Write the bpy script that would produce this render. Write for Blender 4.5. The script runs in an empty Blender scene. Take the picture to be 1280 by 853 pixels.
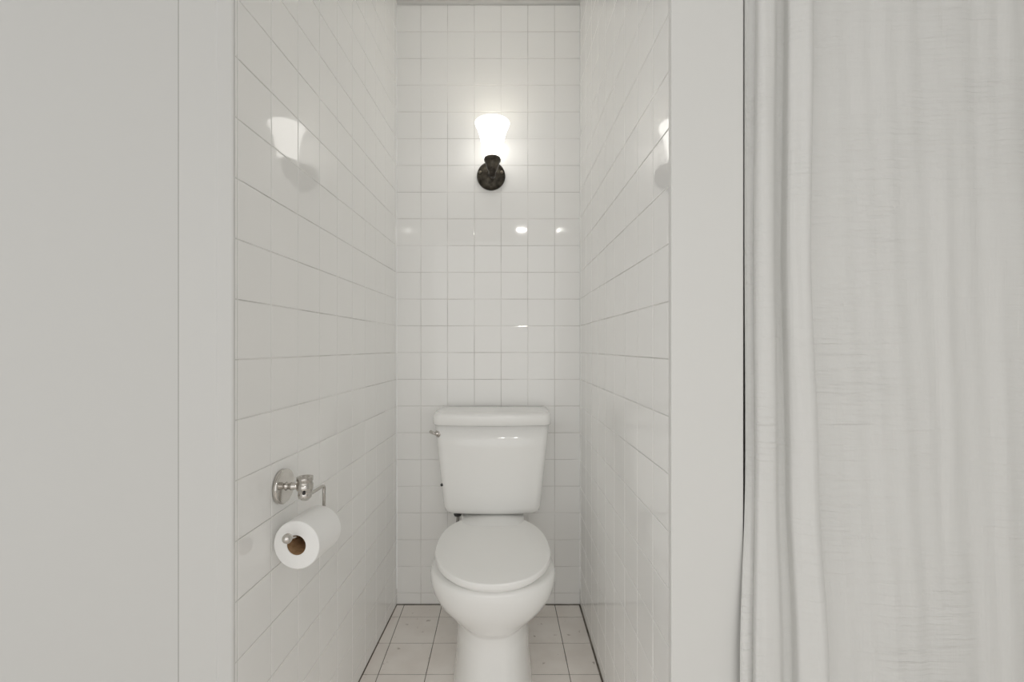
import bpy, bmesh, math, random
from mathutils import Vector, Matrix
random.seed(7)
C = bpy.context.scene.collection
F = 562.7; H = 1.047; D = 1.83          # focal length in pixels, eye height, distance to the back wall
CEIL = 2.452

def P(px, py, d):
    return Vector(((px-640)*d/F, d, H-(py-434)*d/F))

# ------------------------------------------------------------------ materials
def mat(name, col, rough=0.5, metal=0.0, spec=0.5, coat=0.0):
    m = bpy.data.materials.new(name); m.use_nodes = True
    b = m.node_tree.nodes['Principled BSDF']
    b.inputs['Base Color'].default_value = (*col, 1)
    b.inputs['Roughness'].default_value = rough
    b.inputs['Metallic'].default_value = metal
    b.inputs['Specular IOR Level'].default_value = spec
    b.inputs['Coat Weight'].default_value = coat
    return m, m.node_tree, b

def noise(nt, scale, detail=2, coords='Object', sc=(1,1,1)):
    tc = nt.nodes.new('ShaderNodeTexCoord'); mp = nt.nodes.new('ShaderNodeMapping')
    mp.inputs['Scale'].default_value = sc
    n = nt.nodes.new('ShaderNodeTexNoise'); n.inputs['Scale'].default_value = scale; n.inputs['Detail'].default_value = detail
    nt.links.new(tc.outputs[coords], mp.inputs[0]); nt.links.new(mp.outputs[0], n.inputs['Vector'])
    return n.outputs['Fac']

def bump(nt, b, h, strength, dist):
    bp = nt.nodes.new('ShaderNodeBump'); bp.inputs['Strength'].default_value = strength
    bp.inputs['Distance'].default_value = dist
    nt.links.new(h, bp.inputs['Height']); nt.links.new(bp.outputs[0], b.inputs['Normal'])
    return bp

def ramp(nt, fac, c0, c1, p0=0.3, p1=0.7):
    r = nt.nodes.new('ShaderNodeValToRGB')
    r.color_ramp.elements[0].position = p0; r.color_ramp.elements[0].color = (*c0, 1)
    r.color_ramp.elements[1].position = p1; r.color_ramp.elements[1].color = (*c1, 1)
    nt.links.new(fac, r.inputs[0]); return r.outputs[0]

M = {}
WT = (0.92, 0.918, 0.905)
M['tile'], nt, b = mat('glazed_wall_tile', WT, 0.045, 0, 0.5)
bump(nt, b, noise(nt, 9, 2), 0.10, 0.003)
M['grout'], nt, b = mat('wall_grout', (0.66, 0.65, 0.63), 0.8)
nt.links.new(ramp(nt, noise(nt, 5, 3), (0.56, 0.55, 0.53), (0.86, 0.855, 0.84), 0.38, 0.62), b.inputs['Base Color'])
M['floor_tile'], nt, b = mat('floor_tile', (0.62, 0.60, 0.575), 0.42, 0, 0.4)
n1 = ramp(nt, noise(nt, 7, 5), (0.86, 0.81, 0.765), (0.94, 0.90, 0.86), 0.35, 0.62)
n2 = ramp(nt, noise(nt, 42, 3), (0.45, 0.41, 0.37), (1, 1, 1), 0.24, 0.33)
mx = nt.nodes.new('ShaderNodeMix'); mx.data_type = 'RGBA'; mx.blend_type = 'MULTIPLY'; mx.inputs[0].default_value = 0.8
nt.links.new(n1, mx.inputs[6]); nt.links.new(n2, mx.inputs[7]); nt.links.new(mx.outputs[2], b.inputs['Base Color'])
M['floor_grout'], nt, b = mat('floor_grout', (0.17, 0.145, 0.12), 0.9)
nt.links.new(ramp(nt, noise(nt, 14, 3), (0.10, 0.08, 0.065), (0.30, 0.27, 0.235), 0.35, 0.65), b.inputs['Base Color'])
M['paint'], nt, b = mat('wall_paint', (0.625, 0.623, 0.607), 0.55, 0, 0.3)
bump(nt, b, noise(nt, 260, 2), 0.06, 0.001)
M['gloss_paint'], nt, b = mat('trim_paint', (0.64, 0.638, 0.622), 0.38, 0, 0.4)
bump(nt, b, noise(nt, 30, 2, sc=(1, 1, 0.08)), 0.05, 0.002)
M['jamb_paint'], nt, b = mat('partition_paint', (0.755, 0.755, 0.738), 0.5, 0, 0.35)
bump(nt, b, noise(nt, 180, 2), 0.06, 0.001)
M['gap'], _, _ = mat('shadow_gap_caulk', (0.40, 0.395, 0.375), 0.8)
M['ceiling'], nt, b = mat('ceiling_paint', (0.84, 0.835, 0.82), 0.8)
bump(nt, b, noise(nt, 200, 2), 0.06, 0.001)
M['china'], nt, b = mat('vitreous_china', (0.90, 0.90, 0.885), 0.10, 0, 0.5, 0.3)
bump(nt, b, noise(nt, 6, 1), 0.03, 0.004)
M['seat'], nt, b = mat('seat_plastic', (0.935, 0.935, 0.92), 0.30, 0, 0.4)
bump(nt, b, noise(nt, 8, 1), 0.03, 0.003)
M['chrome'], nt, b = mat('polished_nickel', (0.80, 0.77, 0.73), 0.10, 1.0)
nt.links.new(ramp(nt, noise(nt, 20, 2), (0.50, 0.475, 0.445), (0.68, 0.655, 0.62)), b.inputs['Base Color'])
M['bronze'], nt, b = mat('oil_rubbed_bronze', (0.055, 0.047, 0.038), 0.36, 0.75)
nt.links.new(ramp(nt, noise(nt, 45, 4), (0.030, 0.025, 0.019), (0.12, 0.105, 0.082), 0.4, 0.75), b.inputs['Base Color'])
M['pale_bronze'], nt, b = mat('pale_bronze', (0.24, 0.21, 0.165), 0.3, 0.9)  # paler bronze, so the screws stand out from the backplate
M['paper'], nt, b = mat('tissue_paper', (0.90, 0.90, 0.89), 0.95, 0, 0.1)
bump(nt, b, noise(nt, 320, 2), 0.3, 0.0012)
M['cardboard'], nt, b = mat('brown_cardboard', (0.30, 0.185, 0.10), 0.9, 0, 0.1)
nt.links.new(ramp(nt, noise(nt, 90, 3), (0.25, 0.15, 0.075), (0.36, 0.23, 0.13)), b.inputs['Base Color'])
M['black'], nt, b = mat('black_rubber', (0.03, 0.03, 0.03), 0.5)
M['braid'], nt, b = mat('braided_steel', (0.28, 0.27, 0.26), 0.35, 0.8)

# frosted glass shade, lit from inside
m = bpy.data.materials.new('lit_frosted_glass'); m.use_nodes = True; nt = m.node_tree
b = nt.nodes['Principled BSDF']; b.inputs['Base Color'].default_value = (0.95, 0.93, 0.88, 1); b.inputs['Roughness'].default_value = 0.25
b.inputs['Emission Color'].default_value = (1.0, 0.975, 0.925, 1); b.inputs['Emission Strength'].default_value = 2.5
M['shade'] = m
m = bpy.data.materials.new('lamp_lens'); m.use_nodes = True
b = m.node_tree.nodes['Principled BSDF']; b.inputs['Emission Color'].default_value = (1, 0.97, 0.92, 1); b.inputs['Emission Strength'].default_value = 28
M['lens'] = m

# gauze curtain: crinkled cotton
m, nt, b = mat('crinkled_cotton', (0.82, 0.82, 0.805), 0.9, 0, 0.1)
M['cloth'] = m
tc = nt.nodes.new('ShaderNodeTexCoord')
def tex(kind, sc, **kw):
    mp = nt.nodes.new('ShaderNodeMapping'); mp.inputs['Scale'].default_value = sc
    nt.links.new(tc.outputs['UV'], mp.inputs[0])
    n = nt.nodes.new(kind)
    for k, v in kw.items(): n.inputs[k].default_value = v
    nt.links.new(mp.outputs[0], n.inputs['Vector']); return n.outputs['Fac']
vert = tex('ShaderNodeTexNoise', (260, 9, 1), Scale=1.0, Detail=3.0)        # warp slubs
hori = tex('ShaderNodeTexNoise', (7, 120, 1), Scale=1.0, Detail=4.0, Distortion=0.6)     # weft ripples
big = tex('ShaderNodeTexNoise', (5, 3.2, 1), Scale=1.0, Detail=2.0)
def mth(op, a, c):
    n = nt.nodes.new('ShaderNodeMath'); n.operation = op
    for i, v in enumerate((a, c)):
        if isinstance(v, (int, float)): n.inputs[i].default_value = v
        else: nt.links.new(v, n.inputs[i])
    return n.outputs[0]
gate = nt.nodes.new('ShaderNodeMapRange'); gate.inputs[1].default_value = 0.4; gate.inputs[2].default_value = 0.62
nt.links.new(big, gate.inputs[0])
hh = mth('MULTIPLY', hori, mth('ADD', mth('MULTIPLY', gate.outputs[0], 0.9), 0.25))
bump(nt, b, mth('ADD', hh, mth('MULTIPLY', vert, 0.25)), 1.0, 0.0037)
out = nt.nodes['Material Output']; tr = nt.nodes.new('ShaderNodeBsdfTranslucent'); tr.inputs[0].default_value = (0.80, 0.79, 0.77, 1)
ms = nt.nodes.new('ShaderNodeMixShader'); ms.inputs[0].default_value = 0.10
nt.links.new(b.outputs[0], ms.inputs[1]); nt.links.new(tr.outputs[0], ms.inputs[2]); nt.links.new(ms.outputs[0], out.inputs['Surface'])

# ------------------------------------------------------------------ helpers
def obj(name, bm, mats, parent=None, smooth=False, recalc=True):
    if recalc: bmesh.ops.recalc_face_normals(bm, faces=bm.faces)
    me = bpy.data.meshes.new(name); bm.to_mesh(me); bm.free()
    for mm in (mats if isinstance(mats, (list, tuple)) else [mats]): me.materials.append(M[mm])
    if smooth:
        for p in me.polygons: p.use_smooth = True
    o = bpy.data.objects.new(name, me); C.objects.link(o)
    if parent is not None:
        o.parent = parent; o.matrix_parent_inverse = parent.matrix_world.inverted()
    return o
def tag(o, label, cat, group=None):
    o['label'] = label; o['category'] = cat
    if group: o['group'] = group
    return o
def struct(name, bm, mats, **k):
    o = obj(name, bm, mats, **k); o['kind'] = 'structure'; return o
def thing(name, label, cat, loc):
    o = bpy.data.objects.new(name, None); C.objects.link(o); o.location = loc; o.empty_display_size = .05
    tag(o, label, cat); bpy.context.view_layer.update(); return o
def bevel(o, w, seg=3, angle=True):
    md = o.modifiers.new('bevel', 'BEVEL'); md.width = w; md.segments = seg
    if angle: md.limit_method = 'ANGLE'; md.angle_limit = math.radians(35)
    return o
def prism(bm, pts, z0, z1, mi=0):
    lo = [bm.verts.new((x, y, z0)) for x, y in pts]; hi = [bm.verts.new((x, y, z1)) for x, y in pts]
    n = len(pts); fs = [bm.faces.new(lo[::-1]), bm.faces.new(hi)]
    for i in range(n): fs.append(bm.faces.new((lo[i], lo[(i+1) % n], hi[(i+1) % n], hi[i])))
    for f in fs: f.material_index = mi
def box(bm, x0, x1, y0, y1, z0, z1, mi=0):
    prism(bm, [(x0, y0), (x1, y0), (x1, y1), (x0, y1)], z0, z1, mi)
def lathe(bm, prof, centre, axis=(0, 0, 1), n=48, close=False):
    """prof: (radius, height along axis)."""
    ax = Vector(axis).normalized(); t = Vector((1, 0, 0)) if abs(ax.x) < .9 else Vector((0, 1, 0))
    u = ax.cross(t).normalized(); v = ax.cross(u); rings = []
    for r, h in prof:
        if r < 1e-6: rings.append([bm.verts.new(Vector(centre)+ax*h)])
        else: rings.append([bm.verts.new(Vector(centre)+ax*h+(u*math.cos(2*math.pi*i/n)+v*math.sin(2*math.pi*i/n))*r) for i in range(n)])
    pairs = list(zip(rings, rings[1:])) + ([(rings[-1], rings[0])] if close else [])
    for a, c in pairs:
        for i in range(n):
            j = (i+1) % n
            if len(a) == 1 and len(c) == 1: continue
            if len(a) == 1: bm.faces.new((a[0], c[i], c[j]))
            elif len(c) == 1: bm.faces.new((a[i], a[j], c[0]))
            else: bm.faces.new((a[i], a[j], c[j], c[i]))
def tube(bm, pts, r, n=16, cap=True, sub=6):
    """round bar along a Catmull-Rom path."""
    pts = [Vector(p) for p in pts]; path = []
    if len(pts) > 2:
        q = [pts[0]*2-pts[1]] + pts + [pts[-1]*2-pts[-2]]
        for i in range(1, len(q)-2):
            for s in range(sub):
                t = s/sub; a, b_, c, d = q[i-1], q[i], q[i+1], q[i+2]
                path.append(0.5*((2*b_)+(c-a)*t+(2*a-5*b_+4*c-d)*t*t+(3*b_-a-3*c+d)*t**3))
        path.append(pts[-1])
    else: path = pts
    rs = r if isinstance(r, (list, tuple)) else [r]*2
    rings = []; up = Vector((.3, .2, 1)).normalized()
    for i, p in enumerate(path):
        tg = (path[min(i+1, len(path)-1)]-path[max(i-1, 0)]).normalized()
        u = tg.cross(up).normalized() if abs(tg.dot(up)) < .98 else tg.cross(Vector((1, 0, 0))).normalized()
        v = tg.cross(u); up = v if i else up; up = v
        f = i/(len(path)-1); rr = rs[0]*(1-f)+rs[-1]*f
        rings.append([bm.verts.new(p+(u*math.cos(2*math.pi*k/n)+v*math.sin(2*math.pi*k/n))*rr) for k in range(n)])
        up = v
    for a, c in zip(rings, rings[1:]):
        # match closest start vertex so the bar does not twist
        off = min(range(n), key=lambda k: (c[k].co-a[0].co).length); c[:] = c[off:]+c[:off]
        if (c[1].co-a[1].co).length > (c[-1].co-a[1].co).length: c[:] = [c[0]]+c[:0:-1]
        for k in range(n): bm.faces.new((a[k], a[(k+1) % n], c[(k+1) % n], c[k]))
    if cap: bm.faces.new(rings[0][::-1]); bm.faces.new(rings[-1])
def smoothob(o, sub=1):
    md = o.modifiers.new('sub', 'SUBSURF'); md.levels = md.render_levels = sub; return o

# ------------------------------------------------------------------ tiles as real geometry
def clip(poly, a, b_, c):
    """keep the side a*x+b*y<=c of a convex polygon."""
    o = []
    for i in range(len(poly)):
        p, q = poly[i], poly[(i+1) % len(poly)]; fp = a*p[0]+b_*p[1]-c; fq = a*q[0]+b_*q[1]-c
        if fp <= 0: o.append(p)
        if fp*fq < 0: t = fp/(fp-fq); o.append((p[0]+(q[0]-p[0])*t, p[1]+(q[1]-p[1])*t))
    return o
def inset(poly, w):
    n = len(poly); L = []
    for i in range(n):
        p, q = poly[i], poly[(i+1) % n]; dx, dy = q[0]-p[0], q[1]-p[1]; l = math.hypot(dx, dy)
        if l < 1e-5: continue
        nx, ny = -dy/l, dx/l; L.append((nx, ny, nx*p[0]+ny*p[1]+w))
    o = []; n = len(L)
    for i in range(n):
        a, c = L[i-1], L[i]; det = a[0]*c[1]-a[1]*c[0]
        if abs(det) < 1e-5: return None
        o.append(((a[2]*c[1]-a[1]*c[2])/det, (a[0]*c[2]-a[2]*c[0])/det))
    return o
def area(p): return 0.5*sum(p[i][0]*p[(i+1) % len(p)][1]-p[(i+1) % len(p)][0]*p[i][1] for i in range(len(p)))
def add_tile(bm, poly, frame, gap, h, bev, tilt, mi):
    o, U, V, N = frame
    if len(poly) < 3 or area(poly) < 2e-5: return
    xs = [p[0] for p in poly]; ys = [p[1] for p in poly]
    if min(max(xs)-min(xs), max(ys)-min(ys)) < 2*(gap/2+bev)+.0015: return
    p0 = inset(poly, gap/2); 
    if not p0: return
    p1 = inset(p0, bev*.35); p2 = inset(p0, bev)
    if not p1 or not p2 or area(p2) <= 0: return
    cx = sum(xs)/len(xs); cy = sum(ys)/len(ys)
    tx, ty = random.gauss(0, tilt), random.gauss(0, tilt); dh = random.gauss(0, tilt*.02)
    def vv(p, z): return bm.verts.new(o+U*p[0]+V*p[1]+N*z)
    def hh(p, z): return z+dh+tx*(p[0]-cx)+ty*(p[1]-cy)
    r = [[vv(p, -.001) for p in p0], [vv(p, hh(p, h*.55)) for p in p0], [vv(p, hh(p, h*.9)) for p in p1], [vv(p, hh(p, h)) for p in p2]]
    for a, c in zip(r, r[1:]):
        if len(a) != len(c): return
        for i in range(len(a)):
            j = (i+1) % len(a); f = bm.faces.new((a[i], a[j], c[j], c[i])); f.material_index = mi
    bm.faces.new(r[-1]).material_index = mi

T = 33.45*D/F                               # wall tile pitch
ZJ = H-(441-434)*D/F                        # a joint of the wall tiling
XL = (496-640)*D/F; XR = (725-640)*D/F      # back corners
dL = 0.805; XLF = (294-640)*dL/F            # front end of left wall
dR = 0.837; XRF = (839-640)*dR/F            # front end of right wall
def lineL(y): return XL+(XLF-XL)*(D-y)/(D-dL)
def lineR(y): return XR+(XRF-XR)*(D-y)/(D-dR)

def tiled(name, A, B, z0, z1, u_joint, nrm, thick):
    """wall from A to B (plan points, tile face on that line); nrm points into the niche."""
    A = Vector((*A, 0)); B = Vector((*B, 0)); U = (B-A).normalized(); W = (B-A).length; N = Vector((*nrm, 0)); N = (N-U*N.dot(U)).normalized()
    bm = bmesh.new(); th = 0.0016
    pts = [A-N*thick, B-N*thick, B-N*th, A-N*th]
    prism(bm, [(p.x, p.y) for p in pts], 0, z1, 0)
    frame = (A-N*th, U, Vector((0, 0, 1)), N)
    k0 = math.floor(-u_joint/T)-1; j0 = math.floor((z0-ZJ)/T)-1
    for k in range(k0, k0+int(W/T)+4):
        for j in range(j0, j0+int((z1-z0)/T)+4):
            u, z = u_joint+k*T, ZJ+j*T
            poly = [(u, z), (u+T, z), (u+T, z+T), (u, z+T)]
            for c in ((-1, 0, 0), (1, 0, W), (0, -1, -z0-.002), (0, 1, z1)): poly = clip(poly, *c)
            if len(poly) >= 3: add_tile(bm, poly, frame, 0.0017, th, 0.0016, 0.0012, 1)
    return struct(name, bm, ['grout', 'tile'], recalc=False)

# plain slabs come out with outward normals already; the tiles are wound by hand
wb = tiled('wall_back', (XL, D), (XR, D), 0, CEIL-.004, (526-640)*D/F-XL, (0, -1), .12)
# left wall: measured joints at px 339, 373, 399
def dleft(px): return D*159.0/(655-px)
uL = math.hypot(XLF-XL, D-dL)
wl = tiled('wall_left', (XLF, dL), (XL, D), 0, CEIL-.004, (dleft(339)-dL), (1, 0), .12)
def dright(px): return D*97.0/(px-628)
wr = tiled('wall_right', (XR, D), (XRF, dR), 0, CEIL-.004, (D-dright(817)) % T, (-1, 0), .10)
for w in (wb, wl, wr):
    bm = bmesh.new(); bm.from_mesh(w.data); bmesh.ops.recalc_face_normals(bm, faces=bm.faces); 
    bm.to_mesh(w.data); bm.free()

# partition end: painted wall end with rounded corners, standing between niche and shower
xe = (929-640)*dR/F
bm = bmesh.new()
r = .0025; pts = [(XRF+.001, dR+.004)]
cx0, cx1 = XRF-.0005+r, xe-r
pts = [(XRF-.0005, dR+.0)] 
pts = []
for i in range(7):
    a = math.pi+math.pi/2*i/6; pts.append((cx0+r*math.cos(a), dR-.002+r+r*math.sin(a)))
for i in range(7):
    a = -math.pi/2+math.pi/2*i/6; pts.append((cx1+r*math.cos(a), dR-.002+r+r*math.sin(a)))
pts += [(xe, D+.12), (XR+.1005, D+.12), (XRF+.1005, dR+.03), (XRF-.0005, dR+.03)]
pts[-3:] = [(XR+.101, D+.12), (XRF+.101, dR+.022), (XRF-.0005, dR+.022)]
bm.free(); bm = bmesh.new()
# end cap only (in front of the tiled slab) plus shower-side skin
cap = pts[:14]+[(xe, dR+.03), (XRF+.0, dR+.03)]
prism(bm, [(x, y) for x, y in pts[:14]]+[(xe, dR+.012), (XRF-.0005, dR+.012)], 0, CEIL-.003)
prism(bm, [(XRF+.104, dR+.012), (xe, dR+.012), (xe, D+.12), (XR+.125, D+.12)], 0, CEIL-.003)
o = struct('wall_partition', bm, 'jamb_paint')

# left of the niche: painted wall, shadow gap, casing
xw = (223.3-640)*.8025/F
bm = bmesh.new(); box(bm, -1.7, XLF-.003, .815, .935, 0, CEIL-.003)
box(bm, -1.7, xw-.0016, .8035, .8152, 0, CEIL-.003); struct('wall_front', bm, 'paint')
bm = bmesh.new()
# casing profile in plan, front is the small-y side; flat board then a raised, rounded back band
y0 = .8015; xc0 = xw+.0004; xc1 = XLF-.0004
prof = [(xc0, .8155), (xc0, y0+.001), (xc0+.001, y0), (xc0+.066, y0+.0012), (xc0+.0675, y0-.0003), (xc0+.070, y0-.0014), (xc1-.004, y0-.0010), (xc1-.0012, y0+.0004), (xc1, y0+.003), (xc1, .8155)]
prism(bm, prof[::-1], 0, CEIL-.003)
o = struct('trim_1', bm, 'gloss_paint')
bm = bmesh.new(); box(bm, xw-.0016, xw+.0004, .803, .8155, 0, CEIL-.004); struct('trim_2', bm, 'gap')

# floor: six inch tiles, grid turned slightly
TF = .1528
bm = bmesh.new(); box(bm, -1.7, 1.35, -2.4, D+.12, -.12, -.0012, 0)
frame = (Vector((0, 0, -.0012)), Vector((1, 0, 0)), Vector((0, 1, 0)), Vector((0, 0, 1)))
sh = -.0249
for i in range(-12, 14):
    for j in range(0, 26):
        x0 = (505.5-640)*D/F+TF*i; d1 = 1.745+TF-TF*j
        q = [(x0+sh*(d1-TF-D), d1-TF), (x0+TF+sh*(d1-TF-D), d1-TF), (x0+TF+sh*(d1-D), d1), (x0+sh*(d1-D), d1)]
        kL = (XLF-XL)/(D-dL); kR = (XRF-XR)/(D-dR); g = .0035
        a = clip(q, 0, 1, D-g); a = clip(a, 0, -1, -.84) if a else a
        if a: a = clip(a, -1, -kL, -(XL+kL*D)-.0015)
        if a: a = clip(a, 1, kR, XR+kR*D-g)
        if a and len(a) > 2: add_tile(bm, a, frame, .0026, .0012, .001, .002, 1)
        a = clip(q, 0, 1, .79)
        if a and len(a) > 2: a = clip(a, 1, 0, 1.2); a = clip(a, -1, 0, 1.6) if a else a
        if a and len(a) > 2: add_tile(bm, a, frame, .0026, .0012, .001, .002, 1)
struct('floor', bm, ['floor_grout', 'floor_tile'])

bm = bmesh.new(); box(bm, -1.7, 1.35, -2.4, D+.12, CEIL, CEIL+.1); struct('ceiling', bm, 'ceiling')
# shower behind the curtain
bm = bmesh.new(); box(bm, xe+.002, 1.35, 1.62, 1.74, 0, CEIL-.003); struct('wall_shower_back', bm, 'paint')
bm = bmesh.new(); box(bm, 1.23, 1.35, -.6, 1.618, 0, CEIL-.003); struct('wall_shower_side', bm, 'paint')
# small quarter cove where the back wall meets the ceiling
bm = bmesh.new(); yb = D-.002
prof = [(yb, CEIL-.002)]+[(yb-.0005-.012*(1-math.sin(a*math.pi/12)), CEIL-.002-.012*(1-math.cos(a*math.pi/12))) for a in range(7)]
vs = [[bm.verts.new((x, y, z)) for y, z in prof] for x in (XL+.001, XR-.001)]
for i in range(len(prof)):
    j = (i+1) % len(prof); bm.faces.new((vs[0][i], vs[0][j], vs[1][j], vs[1][i]))
bm.faces.new(vs[0]); bm.faces.new(vs[1][::-1]); struct('trim_3', bm, 'paint')

# ------------------------------------------------------------------ toilet
TX, TD = P(616, 0, 1.40).x, 1.40
toilet = thing('toilet', 'white two-piece toilet with closed lid at the back of the narrow tiled niche', 'toilet', (TX, TD, 0))
NA = 56
def egg(z, hw, yf, yb, ym, nf=2.0, nb=2.0):
    """outline ring: half width hw, front end yf, back end yb, widest at ym (depths)."""
    out = []
    for i in range(NA):
        a = 2*math.pi*i/NA; c, s = math.cos(a), math.sin(a)
        n = nf if s < 0 else nb; ly = (ym-yf) if s < 0 else (yb-ym)
        x = hw*math.copysign(abs(c)**(2/n), c); y = ym+ly*math.copysign(abs(s)**(2/n), s)
        out.append((x+(616-640)/F*y, y, z))
    return out
def loft(bm, rings, cap0=True, cap1=True):
    R = [[bm.verts.new(p) for p in r] for r in rings]
    for a, c in zip(R, R[1:]):
        for i in range(len(a)): bm.faces.new((a[i], a[(i+1) % len(a)], c[(i+1) % len(a)], c[i]))
    if cap0: bm.faces.new(R[0][::-1])
    if cap1: bm.faces.new(R[-1])
bm = bmesh.new()
loft(bm, [
    egg(0.000, .127, 1.245, 1.735, 1.50, 2.6, 3), egg(.012, .126, 1.246, 1.735, 1.50, 2.6, 3), egg(.05, .120, 1.258, 1.73, 1.50, 2.5, 3),
    egg(.11, .1165, 1.272, 1.72, 1.50, 2.5, 3), egg(.17, .1145, 1.282, 1.71, 1.50, 2.4, 3), egg(.208, .113, 1.285, 1.70, 1.49, 2.3, 3),
    egg(.217, .1145, 1.281, 1.70, 1.47, 2.2, 3), egg(.226, .119, 1.272, 1.70, 1.44, 2.1, 2.8), egg(.240, .131, 1.258, 1.69, 1.42, 2.0, 2.6), egg(.264, .149, 1.240, 1.68, 1.40, 2.0, 2.5),
    egg(.292, .168, 1.221, 1.68, 1.385, 2.0, 2.5), egg(.325, .182, 1.206, 1.69, 1.37, 2.0, 2.4), egg(.356, .1875, 1.199, 1.69, 1.365, 2.0, 2.4),
    egg(.378, .1875, 1.197, 1.69, 1.365, 2.0, 2.4), egg(.387, .184, 1.201, 1.69, 1.365, 2.0, 2.4), egg(.3885, .176, 1.211, 1.685, 1.365, 2.0, 2.4)])
bowl = obj('bowl', bm, 'china', toilet, True)
# rear deck under the tank
bm = bmesh.new()
loft(bm, [egg(.30, .085, 1.58, 1.79, 1.70, 4, 4), egg(.345, .105, 1.57, 1.80, 1.70, 4, 4), egg(.40, .115, 1.56, 1.805, 1.70, 4, 4), egg(.424, .115, 1.565, 1.805, 1.70, 4, 4)])
obj('deck', bm, 'china', toilet, True)
def slab(name, z0, z1, hw, yf, yb, ym, m, rr, nf, nb):
    bm = bmesh.new(); R = []
    for t in (0, .5, 1):
        R.append(egg(z0+rr*.6*t, hw-rr*.6*(1-t), yf+rr*.6*(1-t), yb-rr*.6*(1-t), ym, nf, nb))
    for k in range(5):
        a = k/4*math.pi/2; q = rr*(1-math.cos(a))
        R.append(egg(z1-rr+rr*math.sin(a), hw-q, yf+q, yb-q, ym, nf, nb))
    R.append(egg(z1+.0012, hw*.6, ym-(ym-yf)*.6, ym+(yb-ym)*.6, ym, nf, nb))
    loft(bm, R); return obj(name, bm, m, toilet, True)
slab('seat', .3925, .4020, .1665, 1.197, 1.60, 1.395, 'seat', .003, 2.0, 2.1)
slab('seat_lid', .4030, .4225, .1775, 1.183, 1.667, 1.405, 'seat', .0035, 2.05, 2.45)
for s in (-1, 1):
    bm = bmesh.new(); lathe(bm, [(0, -.02), (.012, -.02), (.014, -.016), (.014, .016), (.012, .02), (0, .02)], (TX-.008+s*.075, 1.625, .409), (1, 0, 0), 20)
    obj('hinge', bm, 'seat', toilet, True)
# tank: tapered body with bowed front
def rrect(z, hw, yf, yb, bow, r):
    out = []; xc = (616.3-640)/F*((yf+yb)/2)-.001
    hw = hw+(.006 if z < .7624 else .003); hwf = hw; r = r*.8
    pts = []
    n = 10
    for i in range(n+1):
        t = -1+2*i/n; pts.append((t*(hwf-r), yf-bow*(1-t*t)))
    def arc(cx, cy, a0, a1, rr, k=6): return [(cx+rr*math.cos(a0+(a1-a0)*i/k), cy+rr*math.sin(a0+(a1-a0)*i/k)) for i in range(k+1)]
    p = [q for q in pts]
    p = p[1:-1]
    ring = arc(-(hwf-r), yf+r, math.pi, 1.5*math.pi, r)+p+arc(hwf-r, yf+r, 1.5*math.pi, 2*math.pi, r)
    rb = .012
    ring += arc(hw-rb, yb-rb, 0, math.pi/2, rb, 4)+arc(-(hw-rb), yb-rb, math.pi/2, math.pi, rb, 4)
    return [(x+xc, y, z) for x, y in ring]
yb = 1.812
bm = bmesh.new()
loft(bm, [rrect(.426, .145, 1.685, 1.78, .008, .03), rrect(.430, .160, 1.668, 1.795, .010, .032), rrect(.440, .169, 1.658, 1.80, .012, .034),
          rrect(.458, .174, 1.650, 1.803, .013, .035), rrect(.52, .180, 1.645, 1.806, .014, .036), rrect(.60, .188, 1.640, 1.808, .014, .036),
          rrect(.68, .1955, 1.636, 1.81, .014, .036), rrect(.762, .2035, 1.632, 1.812, .014, .036)])
obj('tank', bm, 'china', toilet, True)
bm = bmesh.new()
loft(bm, [rrect(.7625, .199, 1.634, 1.805, .014, .03), rrect(.7635, .209, 1.624, 1.814, .015, .034), rrect(.768, .212, 1.620, 1.817, .015, .036), rrect(.790, .2125, 1.6195, 1.818, .015, .036),
          rrect(.800, .2115, 1.620, 1.817, .015, .036), rrect(.806, .208, 1.624, 1.814, .015, .034), rrect(.809, .202, 1.631, 1.808, .014, .03), rrect(.8095, .17, 1.66, 1.78, .01, .02)])
obj('tank_lid', bm, 'china', toilet, True)
# flush lever on the left side of the tank
hx = P(541.2, 0, 1.66).x; hp = Vector((-.2690, 1.648, .731)); hn = Vector((-.72, -.69, 0)).normalized()
bm = bmesh.new(); lathe(bm, [(0, 0), (.015, 0), (.0165, .002), (.0165, .006), (.0125, .010), (.006, .013), (.006, .018), (0, .018)], hp-hn*.004, hn, 28)
lev = obj('flush_lever', bm, 'chrome', toilet, True)
bm = bmesh.new(); tube(bm, [hp+hn*.013, hp+hn*.017+Vector((-.006, .002, .003)), hp+hn*.017+Vector((-.017, .012, .006))], [.0042, .006])
h = obj('handle', bm, 'chrome', lev, True)
# small dark cap low on the tank's left side
q = P(552.8, 606.5, 1.655)
bm = bmesh.new(); lathe(bm, [(0, .003), (.004, .0026), (.0055, 0), (.0055, -.006), (0, -.006)], (-.2595, 1.655, q.z), (-1, -.6, 0), 20)
obj('side_cap', bm, 'black', toilet, True)
# supply hose and tank bolt under the tank
hx = P(572, 0, 1.74).x
bm = bmesh.new(); tube(bm, [(hx, 1.745, .44), (hx+.002, 1.745, .40), (hx-.01, 1.76, .30), (hx-.03, 1.785, .20), (hx-.03, 1.80, .155)], .006)
hose = obj('supply_hose', bm, 'braid', toilet, True)
bm = bmesh.new(); lathe(bm, [(0, -.025), (.013, -.025), (.016, -.018), (.016, -.002), (.011, .0), (.011, .012), (0, .012)], (hx, 1.745, .418), (0, 0, 1), 20)
obj('coupling_nut', bm, 'black', hose, True)
bm = bmesh.new(); lathe(bm, [(0, 0), (.022, 0), (.022, .004), (.010, .008), (.010, .04), (0, .04)], (hx-.03, 1.826, .15), (0, -1, 0), 24)
lathe(bm, [(0, -.012), (.012, -.010), (.012, .012), (.008, .02), (0, .02)], (hx-.03, 1.80, .15), (0, 0, 1), 20)
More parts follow.
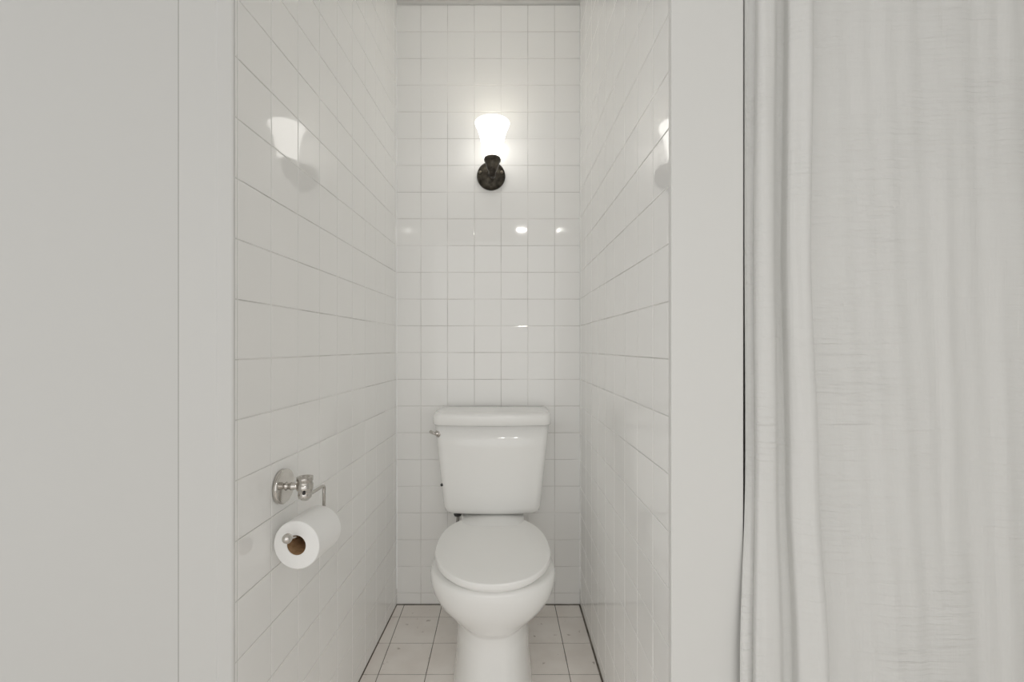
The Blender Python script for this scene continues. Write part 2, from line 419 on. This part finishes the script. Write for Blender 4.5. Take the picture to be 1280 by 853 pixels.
obj('shutoff_valve', bm, 'chrome', toilet, True)

# ------------------------------------------------------------------ wall sconce
sx = P(614, 0, D).x; pz = H+(434-221)*D/F
sc = thing('wall_sconce', 'lit bronze wall sconce with flared white glass shade above the toilet', 'wall light', (sx, D, pz))
bm = bmesh.new(); lathe(bm, [(0, 0), (.057, 0), (.0575, .004), (.0565, .013), (.051, .018), (.040, .021), (.030, .024), (.022, .026), (0, .027)], (sx, D-.0004, pz), (0, -1, 0), 64)
obj('backplate', bm, 'bronze', sc, True)
for s in (-1, 1):
    bm = bmesh.new(); lathe(bm, [(.0065, -.006), (.0065, .007), (.005, .011), (0, .012)], (sx+s*.043, D-.0155, pz+.010), (0, -1, 0), 16)
    obj('screw', bm, 'pale_bronze', sc, True)
cy = 1.715; cxs = P(615.5, 0, cy).x; zc = H+(434-198)*cy/F
bm = bmesh.new(); tube(bm, [(sx, D-.02, pz), (sx, D-.05, pz-.008), (cxs, cy+.032, zc-.055), (cxs, cy+.012, zc-.062), (cxs, cy, zc-.05)], [.011, .009], 20)
obj('arm', bm, 'bronze', sc, True)
bm = bmesh.new(); lathe(bm, [(0, -.072), (.010, -.070), (.013, -.062), (.013, -.055), (.019, -.042), (.025, -.026), (.027, -.018), (.0275, -.014), (.031, -.012), (.032, -.005), (.031, .001), (.028, .003), (0, .003)], (cxs, cy, zc), (0, 0, 1), 48)
obj('socket_cup', bm, 'bronze', sc, True)
outer = [(.027, .002), (.0345, .004), (.037, .014), (.0385, .030), (.041, .050), (.045, .072), (.052, .098), (.059, .116), (.0645, .128), (.0655, .134)]
inner = [(r_-.003, h_) for r_, h_ in outer[1:]][::-1]
bm = bmesh.new(); lathe(bm, outer+[(.064, .1355)]+inner+[(.0, .006)], (cxs, cy, zc), (0, 0, 1), 64)
obj('lamp_shade', bm, 'shade', sc, True)
bm = bmesh.new(); lathe(bm, [(0, .004), (.013, .004), (.013, .03), (.018, .045), (.027, .068), (.029, .082), (.026, .096), (.015, .106), (0, .109)], (cxs, cy, zc), (0, 0, 1), 32)
obj('bulb', bm, 'shade', sc, True)

# ------------------------------------------------------------------ toilet paper holder on the left wall
wd = .957; wx = lineL(wd); wz = H-(608-434)*wd/F
N = Vector((D-dL, (XLF-XL), 0)).normalized()      # left wall normal, into the niche
hold = thing('toilet_paper_holder', 'polished nickel swing-arm paper holder on the left tiled wall', 'toilet paper holder', (wx, wd, wz))
base = Vector((wx, wd, wz))+N*.0004
bm = bmesh.new(); lathe(bm, [(0, 0), (.0355, 0), (.0365, .002), (.0365, .008), (.0345, .0105), (.0, .011)], base, N, 64)
wp = obj('wall_plate', bm, 'chrome', hold, False); 
for p in wp.data.polygons: p.use_smooth = len(p.vertices) == 4 
hubp = Vector(P(381.5, 607, wd)); hubp = base+N*((hubp-base).dot(N)); hubp.z = wz+.002
L = (hubp-base).length
bm = bmesh.new(); lathe(bm, [(0, .010), (.010, .010), (.007, .013), (.0062, .018), (.0085, .022), (.0085, .026), (.0065, .03), (.0065, L), (0, L)], base, N, 32)
obj('post', bm, 'chrome', hold, True)
bm = bmesh.new(); lathe(bm, [(0, .009), (.0075, .009), (.0085, .0175), (.010, .0188), (.0125, .0195), (.0165, .0185), (.0165, .011), (.0152, .010), (.0152, .004), (.0168, .003), (.0168, -.006), (.015, -.010), (.0135, -.011), (.0135, -.017), (.014, -.019), (.013, -.025), (.008, -.030), (0, -.0315)], hubp, (0, 0, 1), 48)
hub = obj('pivot_hub', bm, 'chrome', hold, True)
bm = bmesh.new(); q = hubp+Vector((.004, -.012, -.012)); lathe(bm, [(0, 0), (.003, 0), (.003, .006), (.002, .0075), (0, .0075)], q, (.35, -1, 0), 20)
obj('set_screw', bm, 'black', hub, True)
# roll: axis nearly parallel to the wall
d1 = .912; fc = P(370, 682, d1); rr = .0488; LR = .093
ax = Vector((.10, 1, 0)).normalized(); fc = fc+Vector((.0005, 0, 0))
core = .0195; barz = fc.z+core-.0042
st = Vector((fc.x, fc.y, barz))
e_front = st-ax*.030+Vector((0, 0, .011)); e_back = st+ax*(LR+.016)
bend = Vector((e_back.x, e_back.y, P(0, 607, e_back.y).z))
bm = bmesh.new()
h0 = hubp+Vector((.008, .006, -.020))
tube(bm, [h0, h0.lerp(bend, .5), h0.lerp(bend, .86), bend+Vector((0, 0, -.005)), bend+Vector((0, 0, -.022)), Vector((e_back.x, e_back.y, barz+.016)), Vector((e_back.x, e_back.y, barz+.004))-ax*.004, e_back-ax*.016, st+ax*LR*.5, st, e_front], .0037, 16, True, 5)
arm = obj('swing_arm', bm, 'chrome', hold, True)
bm = bmesh.new(); bmesh.ops.create_uvsphere(bm, u_segments=32, v_segments=20, radius=.0098, matrix=Matrix.Translation(e_front))
obj('end_ball', bm, 'chrome', arm, True)
roll = thing('toilet_paper_roll', 'white toilet paper roll with brown core hanging on the nickel swing arm', 'toilet paper roll', tuple(fc+ax*LR/2))
bm = bmesh.new(); ri = core+.0008
lathe(bm, [(ri, .0), (rr*.72, -.0002), (rr-.0015, 0), (rr, .0015), (rr, LR-.0015), (rr-.0015, LR), (ri, LR)], fc, ax, 72, True)
pp = obj('paper', bm, 'paper', roll, True); 
bm = bmesh.new(); lathe(bm, [(core, .001), (core+.0007, .001), (core+.0007, LR-.001), (core, LR-.001)], fc, ax, 48, True)
obj('cardboard_core', bm, 'cardboard', roll, True)
for oo in (pp,):
    md = oo.modifiers.new('es', 'EDGE_SPLIT'); md.split_angle = math.radians(40)

# ------------------------------------------------------------------ curtain
# plan profile at three heights: (pixel x, depth)
base_prof = [(931.3, .803), (934, .805), (939, .800), (942.5, .798), (944.5, .795), (947.5, .774), (955, .765), (963, .764), (968, .768), (969.5, .778), (971, .792), (975, .797), (979.5, .794),
             (983, .782), (987, .772), (995, .765), (1004, .762), (1011, .760), (1015.5, .764), (1016, .776), (1011, .786), (1012, .794), (1020, .798), (1032, .797), (1048, .795), (1066, .794), (1086, .792), (1108, .788), (1130, .787), (1150, .789), (1172, .789), (1186, .786), (1200, .788), (1222, .790), (1242, .788), (1258, .784), (1275, .786), (1300, .790), (1335, .776), (1370, .792), (1410, .778), (1450, .795), (1490, .782), (1520, .788)]
def drift(px, z):
    # how the folds lean with height, read off at four heights
    ys = [0, 300, 600, 853]; y = 434+(H-z)*F/.785; y = max(-250, min(1200, y))
    tab = {0: (0, -.6, 0.8, -6), 1: (0, -2, -1, -3), 2: (0, -2, 1, 8), 3: (0, -3, 7, 19)}
    def val(t):
        if y <= 0: return t[0]
        for i in range(3):
            if y <= ys[i+1]: f = (y-ys[i])/(ys[i+1]-ys[i]); f = f*f*(3-2*f); return t[i]*(1-f)+t[i+1]*f
        return t[3]+(t[3]-t[2])*min(1, (y-853)/300)*.4
    ks = [930, 946, 970, 1016, 1090]
    vs_ = [val(tab[0]), val(tab[1]), val(tab[2]), val(tab[3]), val(tab[3])*.55]
    if px <= ks[0]: return vs_[0]
    for i in range(4):
        if px <= ks[i+1]: f = (px-ks[i])/(ks[i+1]-ks[i]); return vs_[i]*(1-f)+vs_[i+1]*f
    return vs_[4]*max(0, 1-(px-1090)/250)
def cr(pts, sub):
    q = [pts[0]]+pts+[pts[-1]]; out = []
    for i in range(1, len(q)-2):
        for s in range(sub):
            t = s/sub; o = []
            for k in (0, 1):
                a, b_, c, d = q[i-1][k], q[i][k], q[i+1][k], q[i+2][k]
                o.append(.5*(2*b_+(c-a)*t+(2*a-5*b_+4*c-d)*t*t+(3*b_-a-3*c+d)*t**3))
            out.append(o)
    out.append(pts[-1]); return out
bm = bmesh.new(); uvl = bm.loops.layers.uv.new('UVMap'); zs = [.05+(2.06-.05)*k/110 for k in range(111)]; rows = []
S = 6
pl = [(p[0], p[1]+.035) for p in cr(base_prof, S)]
# arc length for the UVs
us = [0]
for a, c in zip(pl, pl[1:]): us.append(us[-1]+math.hypot((c[0]-a[0])*.785/F, c[1]-a[1]))
for z in zs:
    row = []
    for k, (px, d) in enumerate(pl):
        x = px+drift(px, z)
        w = min(1, max(0, (px-1018)/60))
        # soft hand-made unevenness of the hanging panel
        dd = w*(.0022*math.sin(px*.021+z*1.9)+.0007*math.sin(px*.05-z*4.3+1)+.0009*math.sin(z*17+px*.012)) + .0012*math.sin(z*6+px*.2)
        # long slanting pulls across the panel
        df = d-.022*min(1, max(0, (952-px)/16))*min(1, max(0, (.85-z)/.35)); row.append(bm.verts.new(((x-640)*df/F, df+dd, z)))
    rows.append(row)
for a, (r0, r1) in enumerate(zip(rows, rows[1:])):
    for k in range(len(r0)-1):
        f = bm.faces.new((r0[k], r0[k+1], r1[k+1], r1[k]))
        for lp, (uu, zz) in zip(f.loops, ((us[k], zs[a]), (us[k+1], zs[a]), (us[k+1], zs[a+1]), (us[k], zs[a+1]))): lp[uvl].uv = (uu, zz)
cur = bpy.data.objects.new('shower_curtain', None); C.objects.link(cur); cur.location = (.8, .825, .05); bpy.context.view_layer.update()
tag(cur, 'off-white crinkled cotton shower curtain hanging in folds beside the white partition end', 'shower curtain')
o = obj('curtain_panel', bm, 'cloth', cur, True, recalc=False)
md = o.modifiers.new('th', 'SOLIDIFY'); md.thickness = .0012; md.offset = 0
bm = bmesh.new()
box(bm, .45, 1.18, .821, .8235, 2.03, 2.065); obj('header_tape', bm, 'cloth', cur)
# rod with rings, above the frame
rod = thing('curtain_rod', 'nickel shower rod carrying the crinkled curtain', 'curtain rod', (.8, .852, 2.10))
bm = bmesh.new(); tube(bm, [(xe+.001, .852, 2.10), (1.229, .852, 2.10)], .0125, 24)
obj('tube', bm, 'chrome', rod, True)

# ------------------------------------------------------------------ ceiling downlights behind the viewpoint (seen mirrored in the tiles)
for i, (lx, lab) in enumerate(((.115, 'round recessed ceiling downlight nearer the painted wall'), (.600, 'round recessed ceiling downlight nearer the shower'))):
    dl = thing('recessed_downlight', lab, 'ceiling light', (lx, -1.72, CEIL)); dl['group'] = 'recessed ceiling downlights'
    bm = bmesh.new(); lathe(bm, [(.062, 0), (.080, 0), (.082, .002), (.080, .005), (.064, .007), (.060, .004)], (lx, -1.72, CEIL-.0002), (0, 0, -1), 40, True)
    obj('trim_ring', bm, 'gloss_paint', dl, True)
    bm = bmesh.new(); lathe(bm, [(0, .002), (.061, .002), (.061, .0), (0, 0)], (lx, -1.72, CEIL-.0004), (0, 0, -1), 40)
    obj('lens', bm, 'lens', dl, True)
    l = bpy.data.lights.new('downlight', 'AREA'); l.shape = 'DISK'; l.size = .12; l.energy = 5; l.color = (1, .965, .92)
    lo = bpy.data.objects.new('downlight', l); C.objects.link(lo); lo.location = (lx, -1.72, CEIL-.012)

# sconce bulb light, inside the glass
l = bpy.data.lights.new('sconce_bulb', 'POINT'); l.energy = 3.0; l.color = (1, .95, .88); l.shadow_soft_size = .02
lo = bpy.data.objects.new('sconce_bulb', l); C.objects.link(lo); lo.location = (cxs, cy, zc+.085)

# ------------------------------------------------------------------ world: fill for the unbuilt bathroom, plus an added bright lobe behind the camera
w = bpy.data.worlds.new('World'); bpy.context.scene.world = w; w.use_nodes = True
bg = w.node_tree.nodes['Background']; bg.inputs[0].default_value = (1.0, .995, .975, 1); 
wn = w.node_tree; tcw = wn.nodes.new('ShaderNodeTexCoord')
dt = wn.nodes.new('ShaderNodeVectorMath'); dt.operation = 'DOT_PRODUCT'; dt.inputs[1].default_value = Vector((-.02, -1, .12)).normalized()
wn.links.new(tcw.outputs['Generated'], dt.inputs[0])
mxn = wn.nodes.new('ShaderNodeMath'); mxn.operation = 'MAXIMUM'; mxn.inputs[1].default_value = 0; wn.links.new(dt.outputs['Value'], mxn.inputs[0])
pw = wn.nodes.new('ShaderNodeMath'); pw.operation = 'POWER'; pw.inputs[1].default_value = 7; wn.links.new(mxn.outputs[0], pw.inputs[0])
ma = wn.nodes.new('ShaderNodeMath'); ma.operation = 'MULTIPLY_ADD'; ma.inputs[1].default_value = .62; ma.inputs[2].default_value = .77
wn.links.new(pw.outputs[0], ma.inputs[0]); wn.links.new(ma.outputs[0], bg.inputs[1])

cam = bpy.data.cameras.new('camera'); co = bpy.data.objects.new('camera', cam); C.objects.link(co)
co.location = (0, 0, H); co.rotation_euler = (math.pi/2, 0, 0)
cam.sensor_width = 36; cam.lens = F/1280*36; cam.shift_y = 7.5/1280; cam.clip_start = .02
s = bpy.context.scene; s.camera = co
s.view_settings.view_transform = 'Standard'; s.view_settings.look = 'None'; s.view_settings.gamma = 1; s.view_settings.use_curve_mapping = False
s.view_settings.exposure = 0
s.cycles.max_bounces = 12; s.cycles.diffuse_bounces = 8
